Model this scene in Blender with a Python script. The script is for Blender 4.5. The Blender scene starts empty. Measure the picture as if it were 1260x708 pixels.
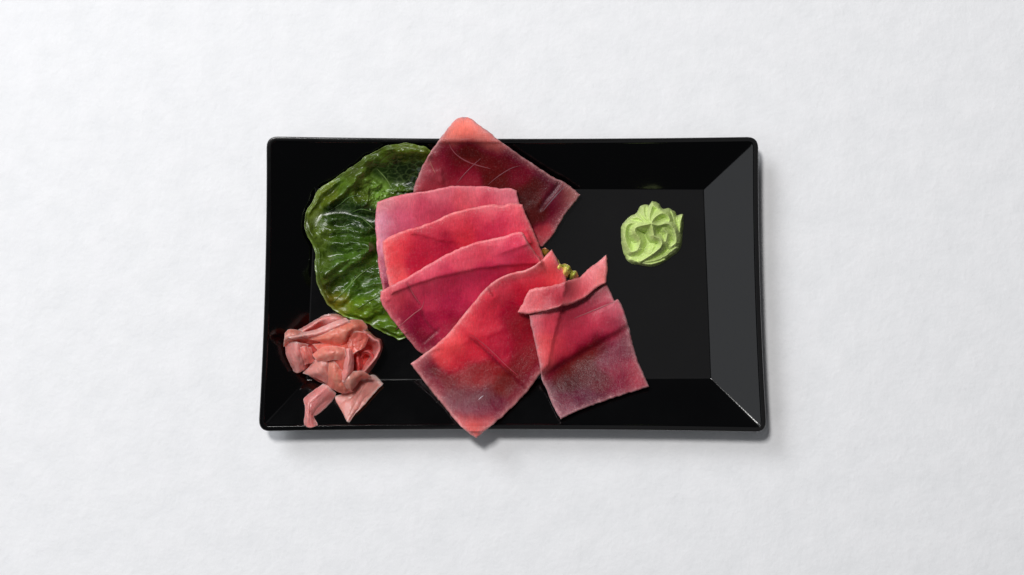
import bpy, math, random
import numpy as np
random.seed(7)
rng = np.random.RandomState(11)

# ------------------------------------------------------------------ camera
PW, PH = 1260.0, 708.0
CAM_H = 0.90                       # camera height over the table, metres
TILT = math.radians(12.2)
F = 2460.0 * CAM_H * math.cos(TILT)
SHIFT = -(F * math.tan(TILT) - 2.0) / PW
scene = bpy.context.scene
cam_d = bpy.data.cameras.new("camera")
cam = bpy.data.objects.new("camera", cam_d)
scene.collection.objects.link(cam)
cam.location = (0, 0, CAM_H)
cam.rotation_euler = (TILT, 0, 0)
cam_d.sensor_width = 36.0
cam_d.lens = 36.0 * F / PW
cam_d.shift_y = SHIFT
cam_d.clip_start = 0.01
cam_d.clip_end = 50
scene.camera = cam

def P(px, py, z):
    """traced point of the photograph -> world point at height z (metres); arrays welcome"""
    xc = (px - PW / 2) / F
    yc = (PH / 2 - py) / F + SHIFT * PW / F
    dy = yc * math.cos(TILT) + math.sin(TILT)
    dz = yc * math.sin(TILT) - math.cos(TILT)
    k = (z - CAM_H) / dz
    return xc * k, dy * k, z + 0 * px

# ------------------------------------------------------------------ light
world = bpy.data.worlds.new("World")
scene.world = world
world.use_nodes = True
world.node_tree.nodes["Background"].inputs[0].default_value = (0.9, 0.95, 1.0, 1)
world.node_tree.nodes["Background"].inputs[1].default_value = 0.04

def area(name, loc, target, sx, sy, watts, col):
    d = bpy.data.lights.new(name, 'AREA')
    d.shape = 'RECTANGLE'; d.size = sx; d.size_y = sy
    d.energy = watts; d.color = col
    o = bpy.data.objects.new(name, d)
    scene.collection.objects.link(o)
    o.location = loc
    from mathutils import Vector
    o.rotation_euler = (Vector(target) - Vector(loc)).to_track_quat('-Z', 'Y').to_euler()
    return o
# compact key from the upper left
area("key_lamp", (-0.44, 0.74, 2.0), (0.1, 0, 0), 0.24, 0.32, 29.0, (1.0, 0.985, 0.97))
# broad window-like light on the upper left
area("side_softbox", (-1.5, 0.12, 1.45), (0, 0, 0), 2.2, 1.5, 9.5, (0.93, 0.96, 1.0))
area("window_softbox", (-1.2, 1.35, 1.5), (0.15, 0, 0), 0.9, 0.9, 23.0, (0.95, 0.97, 1.0))
# weak overhead bounce, to the right
area("ceiling_bounce", (0.50, 0.20, 1.9), (0.45, 0.1, 0), 0.75, 1.6, 0.85, (1.0, 0.98, 1.0))

scene.view_settings.view_transform = 'Standard'
scene.view_settings.look = 'None'
scene.view_settings.exposure = 0.0
scene.view_settings.gamma = 1.0
scene.view_settings.use_curve_mapping = False
scene.render.engine = 'CYCLES'

# ------------------------------------------------------------------ helpers
def lin(c):
    c = np.asarray(c, float) / 255.0
    return np.where(c <= 0.04045, c / 12.92, ((c + 0.055) / 1.055) ** 2.4)

def tag(o, label=None, cat=None, group=None, kind=None):
    if label: o["label"] = label
    if cat: o["category"] = cat
    if group: o["group"] = group
    if kind: o["kind"] = kind
    return o

def mesh_obj(name, verts, faces, mat, parent=None, cols=None, smooth=True):
    me = bpy.data.meshes.new(name)
    v = np.asarray(verts, dtype=np.float64)
    me.from_pydata(v.tolist(), [], faces if isinstance(faces, list) else faces.tolist())
    if cols is not None:
        a = me.color_attributes.new("Col", 'FLOAT_COLOR', 'POINT')
        c4 = np.zeros((len(v), 4)); c4[:, :3] = cols[:, :3]
        if cols.shape[1] == 4: c4[:, 3] = cols[:, 3]
        a.data.foreach_set("color", c4.ravel())
    me.materials.append(mat)
    if smooth:
        me.polygons.foreach_set("use_smooth", [True] * len(me.polygons))
    me.update()
    o = bpy.data.objects.new(name, me)
    scene.collection.objects.link(o)
    if parent: o.parent = parent
    return o

def empty(name, loc=(0, 0, 0)):
    o = bpy.data.objects.new(name, None)
    scene.collection.objects.link(o)
    o.empty_display_size = 0.01
    return o

class Noise:
    """smooth value noise in 2-D"""
    def __init__(s, seed):
        s.g = np.random.RandomState(seed).rand(256, 256) * 2 - 1
    def __call__(s, x, y):
        xi = np.floor(x).astype(int); yi = np.floor(y).astype(int)
        fx = x - xi; fy = y - yi
        fx = fx * fx * (3 - 2 * fx); fy = fy * fy * (3 - 2 * fy)
        g = s.g
        a = g[yi % 256, xi % 256]; b = g[yi % 256, (xi + 1) % 256]
        c = g[(yi + 1) % 256, xi % 256]; d = g[(yi + 1) % 256, (xi + 1) % 256]
        return (a * (1 - fx) + b * fx) * (1 - fy) + (c * (1 - fx) + d * fx) * fy
def fbm(n, x, y, o=4):
    r = 0; a = 1.0; t = 0
    for i in range(o):
        r = r + a * n(x * 2 ** i + 17.3 * i, y * 2 ** i + 5.1 * i); t += a; a *= 0.5
    return r / t

def resample(poly, n):
    p = np.array(poly, float)
    # catmull-rom densify, then even spacing
    q = np.vstack([2 * p[0] - p[1], p, 2 * p[-1] - p[-2]])
    out = []
    for i in range(1, len(q) - 2):
        t = np.linspace(0, 1, 12, endpoint=False)[:, None]
        a, b, c, d = q[i - 1], q[i], q[i + 1], q[i + 2]
        tau = 0.5
        out.append(0.5 * ((2 * b) + (c - a) * t + (2 * a - 5 * b + 4 * c - d) * t ** 2 + (3 * b - a - 3 * c + d) * t ** 3))
    out.append(p[-1:]); out = np.vstack(out)
    s = np.r_[0, np.cumsum(np.hypot(*np.diff(out[:, :2], axis=0).T))]
    t = np.linspace(0, s[-1], n)
    return np.stack([np.interp(t, s, out[:, k]) for k in range(out.shape[1])], 1)

def inside(poly, x, y):
    r = np.zeros(x.shape, bool)
    n = len(poly)
    for i in range(n):
        x0, y0 = poly[i]; x1, y1 = poly[(i + 1) % n]
        if y0 == y1: continue
        c = ((y0 > y) != (y1 > y)) & (x < (x1 - x0) * (y - y0) / (y1 - y0) + x0)
        r ^= c
    return r

def poly_dist(poly, x, y, closed=True):
    """distance to a polyline, and the position along it (0..1)"""
    best = np.full(x.shape, 1e9); tt = np.zeros(x.shape); n = len(poly)
    m = n if closed else n - 1
    for i in range(m):
        x0, y0 = poly[i][:2]; x1, y1 = poly[(i + 1) % n][:2]
        dx, dy = x1 - x0, y1 - y0
        l = dx * dx + dy * dy + 1e-9
        t = np.clip(((x - x0) * dx + (y - y0) * dy) / l, 0, 1)
        d = np.hypot(x - x0 - t * dx, y - y0 - t * dy)
        k = d < best
        best[k] = d[k]; tt[k] = (i + t[k]) / m
    return best, tt

# the height map, one cell per photo pixel, of all that lies on the table (metres)
X0, X1, Y0, Y1 = 290, 970, 120, 570
GX, GY = np.meshgrid(np.arange(X0, X1, 1.0), np.arange(Y0, Y1, 1.0))

def samp(A, x, y):
    fx = np.clip(x - X0, 0, A.shape[1] - 1.001); fy = np.clip(y - Y0, 0, A.shape[0] - 1.001)
    xi = fx.astype(int); yi = fy.astype(int); fx = fx - xi; fy = fy - yi
    return (A[yi, xi] * (1 - fx) + A[yi, xi + 1] * fx) * (1 - fy) + (A[yi + 1, xi] * (1 - fx) + A[yi + 1, xi + 1] * fx) * fy

def blur(A, s):
    r = int(3 * s) + 1
    k = np.exp(-0.5 * (np.arange(-r, r + 1) / s) ** 2); k /= k.sum()
    B = np.pad(A, r, mode='edge')
    B = np.apply_along_axis(lambda m: np.convolve(m, k, 'valid'), 0, B)
    B = np.apply_along_axis(lambda m: np.convolve(m, k, 'valid'), 1, B)
    return B

def idw(ctrl, x, y, p=3.0):
    """scattered values (x, y, v...) spread smoothly"""
    num = 0; den = 0
    for c in ctrl:
        d = (x - c[0]) ** 2 + (y - c[1]) ** 2 + 9.0
        w = d ** (-p / 2)
        v = np.asarray(c[2], float)
        num = num + (w[..., None] * v if v.ndim else w * v)
        den = den + w
    return num / (den[..., None] if np.ndim(np.asarray(ctrl[0][2])) else den)

def spread(ctrl, x, y, sig, mul=1.0):
    num = 0; den = 0
    for c in ctrl:
        d2 = (x - c[0]) ** 2 + (y - c[1]) ** 2
        w = np.exp(-d2 / (2 * sig * sig)) + 2e-3 / (1 + d2 / 60.0)
        num = num + w[..., None] * lin(c[2]); den = den + w
    return num / den[..., None]

# ------------------------------------------------------------------ materials
def new_mat(name):
    m = bpy.data.materials.new(name); m.use_nodes = True
    nt = m.node_tree
    return m, nt, nt.nodes["Principled BSDF"]
def N(nt, t, **kw):
    n = nt.nodes.new(t)
    for k, v in kw.items():
        if k in n.inputs: n.inputs[k].default_value = v
        else: setattr(n, k, v)
    return n

def organic(name, rough=0.35, sss=0.0, radius=(0.004, 0.0012, 0.0008), bump=0.3, scale=900.0,
            stretch=None, spec=0.5, var=0.25, coat=0.0, mottle=250.0, rough_var=0.25, dist=0.0006, speck=0.0, grain=None):
    """vertex-coloured flesh or leaf with fine grain, mottling and an uneven wet gloss"""
    m, nt, b = new_mat(name)
    L = nt.links.new
    tc = N(nt, 'ShaderNodeTexCoord')
    at = N(nt, 'ShaderNodeAttribute', attribute_name="Col")
    n1 = N(nt, 'ShaderNodeTexNoise', Scale=mottle, Detail=6.0, Roughness=0.65)
    L(tc.outputs['Object'], n1.inputs['Vector'])
    mr = N(nt, 'ShaderNodeMapRange'); mr.inputs['From Min'].default_value = 0.3; mr.inputs['From Max'].default_value = 0.7
    mr.inputs['To Min'].default_value = 1 - var; mr.inputs['To Max'].default_value = 1 + var
    L(n1.outputs['Fac'], mr.inputs['Value'])
    vm = N(nt, 'ShaderNodeVectorMath', operation='SCALE')
    L(at.outputs['Color'], vm.inputs[0]); L(mr.outputs[0], vm.inputs['Scale'])
    if grain:
        gm = N(nt, 'ShaderNodeMapping'); gm.inputs['Rotation'].default_value = (0, 0, grain[0]); gm.inputs['Scale'].default_value = (grain[2], grain[3], 1)
        L(tc.outputs['Object'], gm.inputs['Vector'])
        gn = N(nt, 'ShaderNodeTexNoise', Scale=1.0, Detail=4.0, Roughness=0.6, Distortion=1.2)
        L(gm.outputs[0], gn.inputs['Vector'])
        gr = N(nt, 'ShaderNodeMapRange'); gr.inputs['From Min'].default_value = 0.3; gr.inputs['From Max'].default_value = 0.7
        gr.inputs['To Min'].default_value = 1 - grain[1]; gr.inputs['To Max'].default_value = 1 + grain[1]
        L(gn.outputs['Fac'], gr.inputs['Value'])
        v2 = N(nt, 'ShaderNodeVectorMath', operation='SCALE')
        L(vm.outputs[0], v2.inputs[0]); L(gr.outputs[0], v2.inputs['Scale'])
        vm = v2
    if speck:
        n4 = N(nt, 'ShaderNodeTexNoise', Scale=1300.0, Detail=3.0, Roughness=0.7)
        L(tc.outputs['Object'], n4.inputs['Vector'])
        m4 = N(nt, 'ShaderNodeMapRange'); m4.inputs['From Min'].default_value = 0.52; m4.inputs['From Max'].default_value = 0.72
        m4.inputs['To Max'].default_value = 1.0
        L(n4.outputs['Fac'], m4.inputs['Value'])
        a4 = N(nt, 'ShaderNodeMath', operation='MULTIPLY_ADD'); a4.inputs[1].default_value = 0.75; a4.inputs[2].default_value = speck
        L(at.outputs['Alpha'], a4.inputs[0])
        p4 = N(nt, 'ShaderNodeMath', operation='MULTIPLY', use_clamp=True)
        L(m4.outputs[0], p4.inputs[0]); L(a4.outputs[0], p4.inputs[1])
        mx = N(nt, 'ShaderNodeMix', data_type='RGBA')
        L(p4.outputs[0], mx.inputs[0]); L(vm.outputs[0], mx.inputs[6]); mx.inputs[7].default_value = (0.74, 0.40, 0.40, 1)
        L(mx.outputs[2], b.inputs['Base Color'])
    else:
        L(vm.outputs[0], b.inputs['Base Color'])
    mp = N(nt, 'ShaderNodeMapping')
    if stretch: mp.inputs['Rotation'].default_value = (0, 0, stretch[0]); mp.inputs['Scale'].default_value = (1, stretch[1], 1)
    L(tc.outputs['Object'], mp.inputs['Vector'])
    n2 = N(nt, 'ShaderNodeTexNoise', Scale=scale, Detail=5.0, Roughness=0.7)
    L(mp.outputs[0], n2.inputs['Vector'])
    bp = N(nt, 'ShaderNodeBump', Strength=bump, Distance=dist)
    L(n2.outputs['Fac'], bp.inputs['Height'])
    L(bp.outputs[0], b.inputs['Normal'])
    r = N(nt, 'ShaderNodeMapRange'); r.inputs['To Min'].default_value = max(rough - rough_var, 0.06); r.inputs['To Max'].default_value = rough + rough_var
    L(n1.outputs['Fac'], r.inputs['Value']); L(r.outputs[0], b.inputs['Roughness'])
    b.inputs['Specular IOR Level'].default_value = spec
    if sss:
        b.inputs['Subsurface Weight'].default_value = sss
        b.inputs['Subsurface Radius'].default_value = radius
        b.inputs['Subsurface Scale'].default_value = 1.0
    if coat:
        b.inputs['Coat Weight'].default_value = coat; b.inputs['Coat Roughness'].default_value = 0.16
        n6 = N(nt, 'ShaderNodeTexNoise', Scale=750.0, Detail=4.0, Roughness=0.7)
        L(tc.outputs['Object'], n6.inputs['Vector'])
        b6 = N(nt, 'ShaderNodeBump', Strength=0.8, Distance=0.00035)
        L(n6.outputs['Fac'], b6.inputs['Height']); L(b6.outputs[0], b.inputs['Coat Normal'])
    return m

M_TUNA = organic("tuna_flesh", rough=0.40, sss=0.3, bump=0.42, scale=1300, var=0.10, mottle=180, rough_var=0.12, spec=0.15, dist=0.0005, stretch=(0.3, 0.5), speck=0.07, coat=0.16,
                 radius=(0.0025, 0.0006, 0.0005), grain=(-0.35, 0.15, 1300.0, 260.0))
M_SINEW_GLINT = organic("sinew_or_glint", rough=0.5, sss=0.2, bump=0.2, var=0.1)
M_LEAF = organic("lettuce_leaf", rough=0.27, bump=0.25, scale=600, var=0.3, mottle=200, rough_var=0.14, spec=0.5, dist=0.0004)
M_GINGER = organic("pickled_ginger", rough=0.30, sss=0.75, radius=(0.0045, 0.0018, 0.0014), bump=0.22, scale=300, var=0.10, mottle=260, stretch=(0.5, 5.0), spec=0.4, rough_var=0.12, dist=0.0003)
M_WASABI = organic("wasabi_paste", rough=0.45, sss=0.12, radius=(0.002, 0.002, 0.0008), bump=0.8, scale=520, var=0.07, mottle=500, spec=0.35, rough_var=0.12, dist=0.0004)
M_GARNISH = organic("garnish_leaf", rough=0.3, sss=0.2, radius=(0.002, 0.002, 0.0005), bump=0.3, scale=600, var=0.15, mottle=400)

def plate_mat():
    m, nt, b = new_mat("black_glaze")
    L = nt.links.new
    b.inputs['Base Color'].default_value = (0.0010, 0.0010, 0.0012, 1)
    tc = N(nt, 'ShaderNodeTexCoord')
    n = N(nt, 'ShaderNodeTexNoise', Scale=45.0, Detail=5.0, Roughness=0.6)
    L(tc.outputs['Object'], n.inputs['Vector'])
    r = N(nt, 'ShaderNodeMapRange'); r.inputs['From Min'].default_value = 0.3; r.inputs['From Max'].default_value = 0.75
    r.inputs['To Min'].default_value = 0.10; r.inputs['To Max'].default_value = 0.17
    L(n.outputs['Fac'], r.inputs['Value']); L(r.outputs[0], b.inputs['Roughness'])
    n2 = N(nt, 'ShaderNodeTexNoise', Scale=1400.0, Detail=3.0)
    L(tc.outputs['Object'], n2.inputs['Vector'])
    bp = N(nt, 'ShaderNodeBump', Strength=0.06, Distance=0.0002)
    L(n2.outputs['Fac'], bp.inputs['Height']); L(bp.outputs[0], b.inputs['Normal'])
    return m
M_PLATE = plate_mat()

def table_mat():
    m, nt, b = new_mat("white_paper")
    L = nt.links.new
    tc = N(nt, 'ShaderNodeTexCoord')
    n = N(nt, 'ShaderNodeTexNoise', Scale=70.0, Detail=6.0, Roughness=0.6)
    n3 = N(nt, 'ShaderNodeTexNoise', Scale=330.0, Detail=6.0, Roughness=0.65)
    L(tc.outputs['Object'], n.inputs['Vector']); L(tc.outputs['Object'], n3.inputs['Vector'])
    cr = N(nt, 'ShaderNodeValToRGB')
    cr.color_ramp.elements[0].position = 0.3; cr.color_ramp.elements[0].color = (0.815, 0.82, 0.835, 1)
    cr.color_ramp.elements[1].position = 0.7; cr.color_ramp.elements[1].color = (0.87, 0.87, 0.885, 1)
    L(n.outputs['Fac'], cr.inputs[0]); L(cr.outputs[0], b.inputs['Base Color'])
    b.inputs['Roughness'].default_value = 0.85
    b.inputs['Specular IOR Level'].default_value = 0.2
    bp1 = N(nt, 'ShaderNodeBump', Strength=0.30, Distance=0.0016)
    L(n.outputs['Fac'], bp1.inputs['Height'])
    bp2 = N(nt, 'ShaderNodeBump', Strength=0.30, Distance=0.0007)
    L(n3.outputs['Fac'], bp2.inputs['Height']); L(bp1.outputs[0], bp2.inputs['Normal'])
    L(bp2.outputs[0], b.inputs['Normal'])
    return m
M_TABLE = table_mat()

# ------------------------------------------------------------------ table
nt_ = 60
tx, ty = np.meshgrid(np.linspace(-1.0, 1.0, nt_), np.linspace(-0.9, 0.9, nt_))
tv = np.stack([tx.ravel(), ty.ravel(), 0 * tx.ravel()], 1)
idx = np.arange(nt_ * nt_).reshape(nt_, nt_)
tf = np.stack([idx[:-1, :-1], idx[:-1, 1:], idx[1:, 1:], idx[1:, :-1]], -1).reshape(-1, 4)
tag(mesh_obj("table_surface", tv, tf, M_TABLE), kind="structure",
    label="white softly mottled paper covered table under the plate")

# ------------------------------------------------------------------ plate
RIM_Z, FLOOR_Z = 0.0155, 0.0040
rim_px = [(324, 528), (941, 529.5), (931, 172), (329, 170)]      # traced corners: bl, br, tr, tl
rim_px = [(318, 531), (943.5, 532), (933, 168.5), (328, 168)]
floor_px = [(377, 468), (875, 466), (866, 233.5), (388, 232)]
rimQ = np.array([[*P(a, b, RIM_Z)[:2]] for a, b in rim_px])
floQ = np.array([[*P(a, b, FLOOR_Z)[:2]] for a, b in floor_px])
PXM = 0.25 / 615

def loop(Q, r, z, bow, K=7, M=26, zbow=0.0):
    pts = []
    for i in range(4):
        c = Q[i]; p = Q[i - 1]; n = Q[(i + 1) % 4]
        d1 = (p - c) / np.linalg.norm(p - c); d2 = (n - c) / np.linalg.norm(n - c)
        a = c + d1 * r; b = c + d2 * r
        for t in np.linspace(0, 1, K):
            # rounder than a plain quadratic
            q = (1 - t) ** 2 * a + 2 * t * (1 - t) * c + t * t * b
            pts.append((q[0], q[1], z))
        d1n = (Q[(i + 2) % 4] - n); d1n = d1n / np.linalg.norm(d1n)
        e = n + (c - n) / np.linalg.norm(c - n) * r
        inward = (Q.mean(0) - (c + n) / 2); inward = inward / np.linalg.norm(inward)
        for t in np.linspace(0, 1, M + 2)[1:-1]:
            w = 4 * t * (1 - t)
            w = w if w < 1 else 1
            q = b + (e - b) * t + inward * bow * w
            pts.append((q[0], q[1], z - zbow * w))
    return np.array(pts)

def inset(Q, d):
    c = Q.mean(0)
    out = []
    for i in range(4):
        p = Q[i - 1]; n = Q[(i + 1) % 4]; q = Q[i]
        d1 = (p - q) / np.linalg.norm(p - q); d2 = (n - q) / np.linalg.norm(n - q)
        out.append(q + (d1 + d2) * d)
    return np.array(out)

def loft(name, loops, mat, parent, cap_first=True, cap_last=True, cols=None):
    n = len(loops[0]); V = np.vstack(loops); Fs = []
    for k in range(len(loops) - 1):
        for i in range(n):
            j = (i + 1) % n
            Fs.append([k * n + i, k * n + j, (k + 1) * n + j, (k + 1) * n + i])
    if cap_first: Fs.append(list(range(n))[::-1])
    if cap_last: Fs.append([(len(loops) - 1) * n + i for i in range(n)])
    return mesh_obj(name, V, Fs, mat, parent)

plate = empty("serving_plate")
tag(plate, "shiny black rectangular plate with sloping sides and slightly bowed rim on white table", "plate")
mm = 0.001
bow = 0.95 * mm; zb = 0.6 * mm
inner = inset(rimQ, 2.6 * mm)
def mix(A, B, t): return A * (1 - t) + B * t
L_ = []
# underside, from the foot outward, then over the lip and down to the well
L_.append(loop(inset(floQ, 8 * mm), 6 * mm, 0.0016, 0))
L_.append(loop(inset(floQ, 1 * mm), 6 * mm, 0.0016, 0))
L_.append(loop(mix(floQ, rimQ, 0.06), 6 * mm, 0.0022, bow * .1))
L_.append(loop(inset(rimQ, 3.5 * mm), 5 * mm, RIM_Z - 3.4 * mm, bow, zbow=zb))
L_.append(loop(inset(rimQ, 0.8 * mm), 5.3 * mm, RIM_Z - 2.2 * mm, bow, zbow=zb))
L_.append(loop(inset(rimQ, 0.15 * mm), 5.4 * mm, RIM_Z - 1.4 * mm, bow, zbow=zb))
L_.append(loop(rimQ, 5.4 * mm, RIM_Z - 0.9 * mm, bow, zbow=zb))
L_.append(loop(inset(rimQ, 0.15 * mm), 5.2 * mm, RIM_Z - 0.4 * mm, bow, zbow=zb))
for di, dz in ((0.30, 0.22), (0.42, 0.06), (0.52, 0.012), (0.62, 0.0), (1.2, 0.0), (2.15, 0.0), (2.22, 0.012), (2.30, 0.07)):
    L_.append(loop(inset(rimQ, di * mm), (5.3 - di) * mm, RIM_Z - dz * mm, bow, zbow=zb))
L_.append(loop(inset(rimQ, 2.60 * mm), 2.6 * mm, RIM_Z - 0.4 * mm, bow, zbow=zb))
L_.append(loop(inset(rimQ, 2.75 * mm), 2.4 * mm, RIM_Z - 0.55 * mm, bow, zbow=zb))
top_in = inset(rimQ, 2.95 * mm); zt = RIM_Z - 0.65 * mm
for t in (0.0, 0.04, 0.3, 0.6, 0.9, 0.97):
    L_.append(loop(mix(top_in, floQ, t), (2.2 - 1.6 * t) * mm, zt + (FLOOR_Z - zt) * t, bow * (1 - t), zbow=zb * (1 - t)))
L_.append(loop(mix(top_in, floQ, 0.996), 0.5 * mm, zt + (FLOOR_Z - zt) * 0.996, 0))
L_.append(loop(mix(top_in, floQ, 1.003), 0.5 * mm, FLOOR_Z, 0))
L_.append(loop(inset(floQ, 1.0 * mm), 0.6 * mm, FLOOR_Z, 0))
body = loft("body", L_, M_PLATE, plate)
# foot ring
fr = [loop(inset(floQ, 6 * mm), 6 * mm, 0.0018, 0), loop(inset(floQ, 6.3 * mm), 6 * mm, 0.0, 0),
      loop(inset(floQ, 9 * mm), 6 * mm, 0.0, 0), loop(inset(floQ, 9.3 * mm), 6 * mm, 0.0018, 0)]
loft("foot_ring", fr, M_PLATE, plate, False, False)

# height map of the plate
H = np.zeros(GX.shape)
rp = np.array(rim_px, float); fp = np.array(floor_px, float)
in_rim = inside(rim_px, GX, GY); in_flo = inside(floor_px, GX, GY)
dr, _ = poly_dist(rim_px, GX, GY); df, _ = poly_dist(floor_px, GX, GY)
w = dr / (dr + df + 1e-6)
H[in_rim] = (RIM_Z + (FLOOR_Z - RIM_Z) * np.clip(w * 1.05 - 0.02, 0, 1))[in_rim]
H[in_flo] = FLOOR_Z
H[in_rim & (dr < 7)] = RIM_Z
H_PLATE = H.copy()

# ------------------------------------------------------------------ sheets laid on the height map
def drape(mask, sigma, iters=10, gap=0.0002):
    """a stiff sheet settling on what lies below"""
    big = blur(mask.astype(float), 3) > 0.02
    base = np.where(big, H, np.nan)
    low = H[mask].min()
    b = H.copy()
    b[~big] = np.nan
    fill = np.where(big, H, 0.0); wgt = big.astype(float)
    cur = H.copy()
    for i in range(iters):
        num = blur(np.where(big, cur, 0), sigma); den = blur(wgt, sigma) + 1e-6
        cur = np.where(big, np.maximum(num / den, H), H)
    num = blur(np.where(big, cur, 0), 1.6); den = blur(wgt, 1.6) + 1e-6
    return np.maximum(num / den, H) + gap

def coons(top, right, bottom, left, nu, nv):
    """top c00->c10, right c10->c11, bottom c01->c11, left c00->c01"""
    e = lambda n: (lambda t: t + 0.10 * -np.sin(2 * math.pi * t) / 1.0 * 0.9)(np.linspace(0, 1, n))
    tu, tv_ = e(nu), e(nv)
    def s(poly, t):
        r = resample(poly, 600); k = t * 599; i = np.minimum(k.astype(int), 598); f = (k - i)[:, None]
        return r[i] * (1 - f) + r[i + 1] * f
    T, B = s(top, tu), s(bottom, tu); Lf, R = s(left, tv_), s(right, tv_)
    u = tu[None, :, None]; v = tv_[:, None, None]
    C = (1 - v) * T[None] + v * B[None] + (1 - u) * Lf[:, None] + u * R[:, None] \
        - ((1 - u) * (1 - v) * T[0] + u * (1 - v) * T[-1] + (1 - u) * v * B[0] + u * v * B[-1])
    return C

def slab(name, sides, thick, ctrl, mat, parent, sigma=6, rnd=5.0, extra=None, grooves=(), steps=(), rough_edge=0.45,
         seed=1, nu=120, nv=110, lift=0.0, warp=3.5, edge_col=None, edge_w=7.0, round_pow=2.0):
    global H
    nz = Noise(seed)
    top, right, bottom, left = [resample(s, 90) for s in sides]
    def jit(a, k):
        m = np.sin(np.linspace(0, math.pi, len(a))) ** 0.3
        a = a.copy()
        a[:, 0] += rough_edge * fbm(nz, a[:, 0] * .22 + k, a[:, 1] * .22, 3) * m * 2
        a[:, 1] += rough_edge * fbm(nz, a[:, 0] * .22 + 40, a[:, 1] * .22 + k, 3) * m * 2
        a[:, 1] += 0.55 * rough_edge * fbm(nz, a[:, 0] * .55 + 80, a[:, 1] * .55 + k, 2) * m * 2
        return a
    top, right, bottom, left = jit(top, 1), jit(right, 2), jit(bottom, 3), jit(left, 4)
    outline = np.vstack([top[:-1], right[:-1], bottom[::-1][:-1], left[::-1][:-1]])
    mask = inside(outline, GX, GY)
    base = drape(mask, sigma) + lift
    if extra: base = base + idw([(a, b, c * mm) for a, b, c in extra], GX, GY, 3.0)
    und = fbm(nz, GX / 26.0, GY / 26.0, 3) * 0.35 * mm
    base = base + und - und[mask].min() * 0.3
    C = coons(top, right, bottom, left, nu, nv)
    x, y = C[..., 0], C[..., 1]
    def prof(d, r):
        q = np.clip(d / r, 0, 1)
        return (1 - (1 - q) ** round_pow) ** (1 / round_pow)
    def topz(x, y, d):
        t = thick * (0.45 + 0.42 * prof(d, rnd * 0.42) + 0.13 * prof(d, rnd * 2.2))
        t = t + thick * 0.022 * fbm(nz, x / 2.6, y / 2.6, 3) + thick * 0.03 * fbm(nz, x / 11.0, y / 11.0, 2)
        for (ax, ay), (bx, by), sh, sw in steps:
            L2 = math.hypot(bx - ax, by - ay)
            sd = ((bx - ax) * (y - ay) - (by - ay) * (x - ax)) / L2 + 1.5 * fbm(nz, x / 9., y / 9., 2)
            t = t - sh * mm * 0.5 * (1 + np.tanh(sd / sw)) * np.exp(-(np.maximum(sd, 0) / 26.) ** 2)
        for g in grooves:
            gd, gt = poly_dist(resample(g[0], 30), x, y, False)
            fade = np.clip(np.minimum(gt, 1 - gt) * 8, 0, 1)
            t = t - g[1] * mm * np.exp(-(gd / g[2]) ** 2) * fade
        return t
    d, _ = poly_dist(outline[::2], x, y)
    zb_ = samp(base, x, y)
    zt_ = zb_ + topz(x, y, d)
    zl_ = zb_ + thick * 0.22 * (1 - prof(d, rnd))
    cw = warp
    wx = x + cw * fbm(nz, x / 14., y / 14., 3); wy = y + cw * fbm(nz, x / 14. + 50, y / 14. + 9, 3)
    col = spread(ctrl, wx, wy, 8.5)
    lum = col @ np.array([0.5, 0.3, 0.2]); avg = np.mean([lin(c[2]) for c in ctrl], 0)
    avg = avg / (avg @ np.array([0.5, 0.3, 0.2]))
    col = col * 0.66 + 0.34 * lum[..., None] * avg
    ml = np.mean([lin(c[2]) @ np.array([0.5, 0.3, 0.2]) for c in ctrl])
    q_ = np.clip(lum / ml, 0.15, 2.0)
    col = col * np.where(q_ < 1, q_ ** 0.38, q_ ** 0.12)[..., None]
    col[..., 1] *= 0.72 + 0.28 * np.clip(q_ * 1.2, 0, 1)
    if edge_col is not None:
        f = (0.62 * np.exp(-(d / (edge_w * 0.38)) ** 2) + 0.38 * np.exp(-(d / edge_w) ** 1.6))[..., None] * (0.72 + 0.45 * fbm(nz, x / 6., y / 6., 2))[..., None]
        f = np.clip(f, 0, 1)
        col = col * (1 - f) + lin(edge_col) * f
    col = np.clip(col * np.array([1.04, 0.98, 1.08]) + np.array([0.004, -0.018, -0.014]), 0.003, 0.9)
    alpha = np.clip(np.exp(-(d / (edge_w * 1.1)) ** 2) * (0.6 + 0.5 * fbm(nz, x / 7., y / 7., 2)), 0, 1)[..., None]
    for g in grooves:
        if len(g) > 3:
            gd, gt = poly_dist(resample(g[0], 30), x, y, False)
            f = (np.exp(-(gd / g[2]) ** 2) * np.clip(np.minimum(gt, 1 - gt) * 8, 0, 1) * 0.6)[..., None]
            col = col * (1 - f) + lin(g[3]) * f
    wx_, wy_, wz_ = P(x, y, zt_); bx_, by_, bz_ = P(x, y, zl_)
    V = np.vstack([np.stack([wx_, wy_, wz_], -1).reshape(-1, 3), np.stack([bx_, by_, bz_], -1).reshape(-1, 3)])
    I = np.arange(nu * nv).reshape(nv, nu); J = I + nu * nv
    Ft = np.stack([I[:-1, :-1], I[1:, :-1], I[1:, 1:], I[:-1, 1:]], -1).reshape(-1, 4)
    Fb = np.stack([J[:-1, :-1], J[:-1, 1:], J[1:, 1:], J[1:, :-1]], -1).reshape(-1, 4)
    ring = np.r_[I[0, :-1], I[:-1, -1], I[-1, :0:-1], I[:0:-1, 0]]
    r2 = np.roll(ring, -1)
    Fs = np.stack([ring, r2, r2 + nu * nv, ring + nu * nv], -1)
    o = mesh_obj(name, V, np.vstack([Ft, Fb, Fs]), mat, parent, np.vstack([np.concatenate([col, alpha], -1).reshape(-1, 4)] * 2))
    # update the height map
    dg, _ = poly_dist(outline[::2], GX[mask], GY[mask])
    Hn = H.copy()
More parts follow.
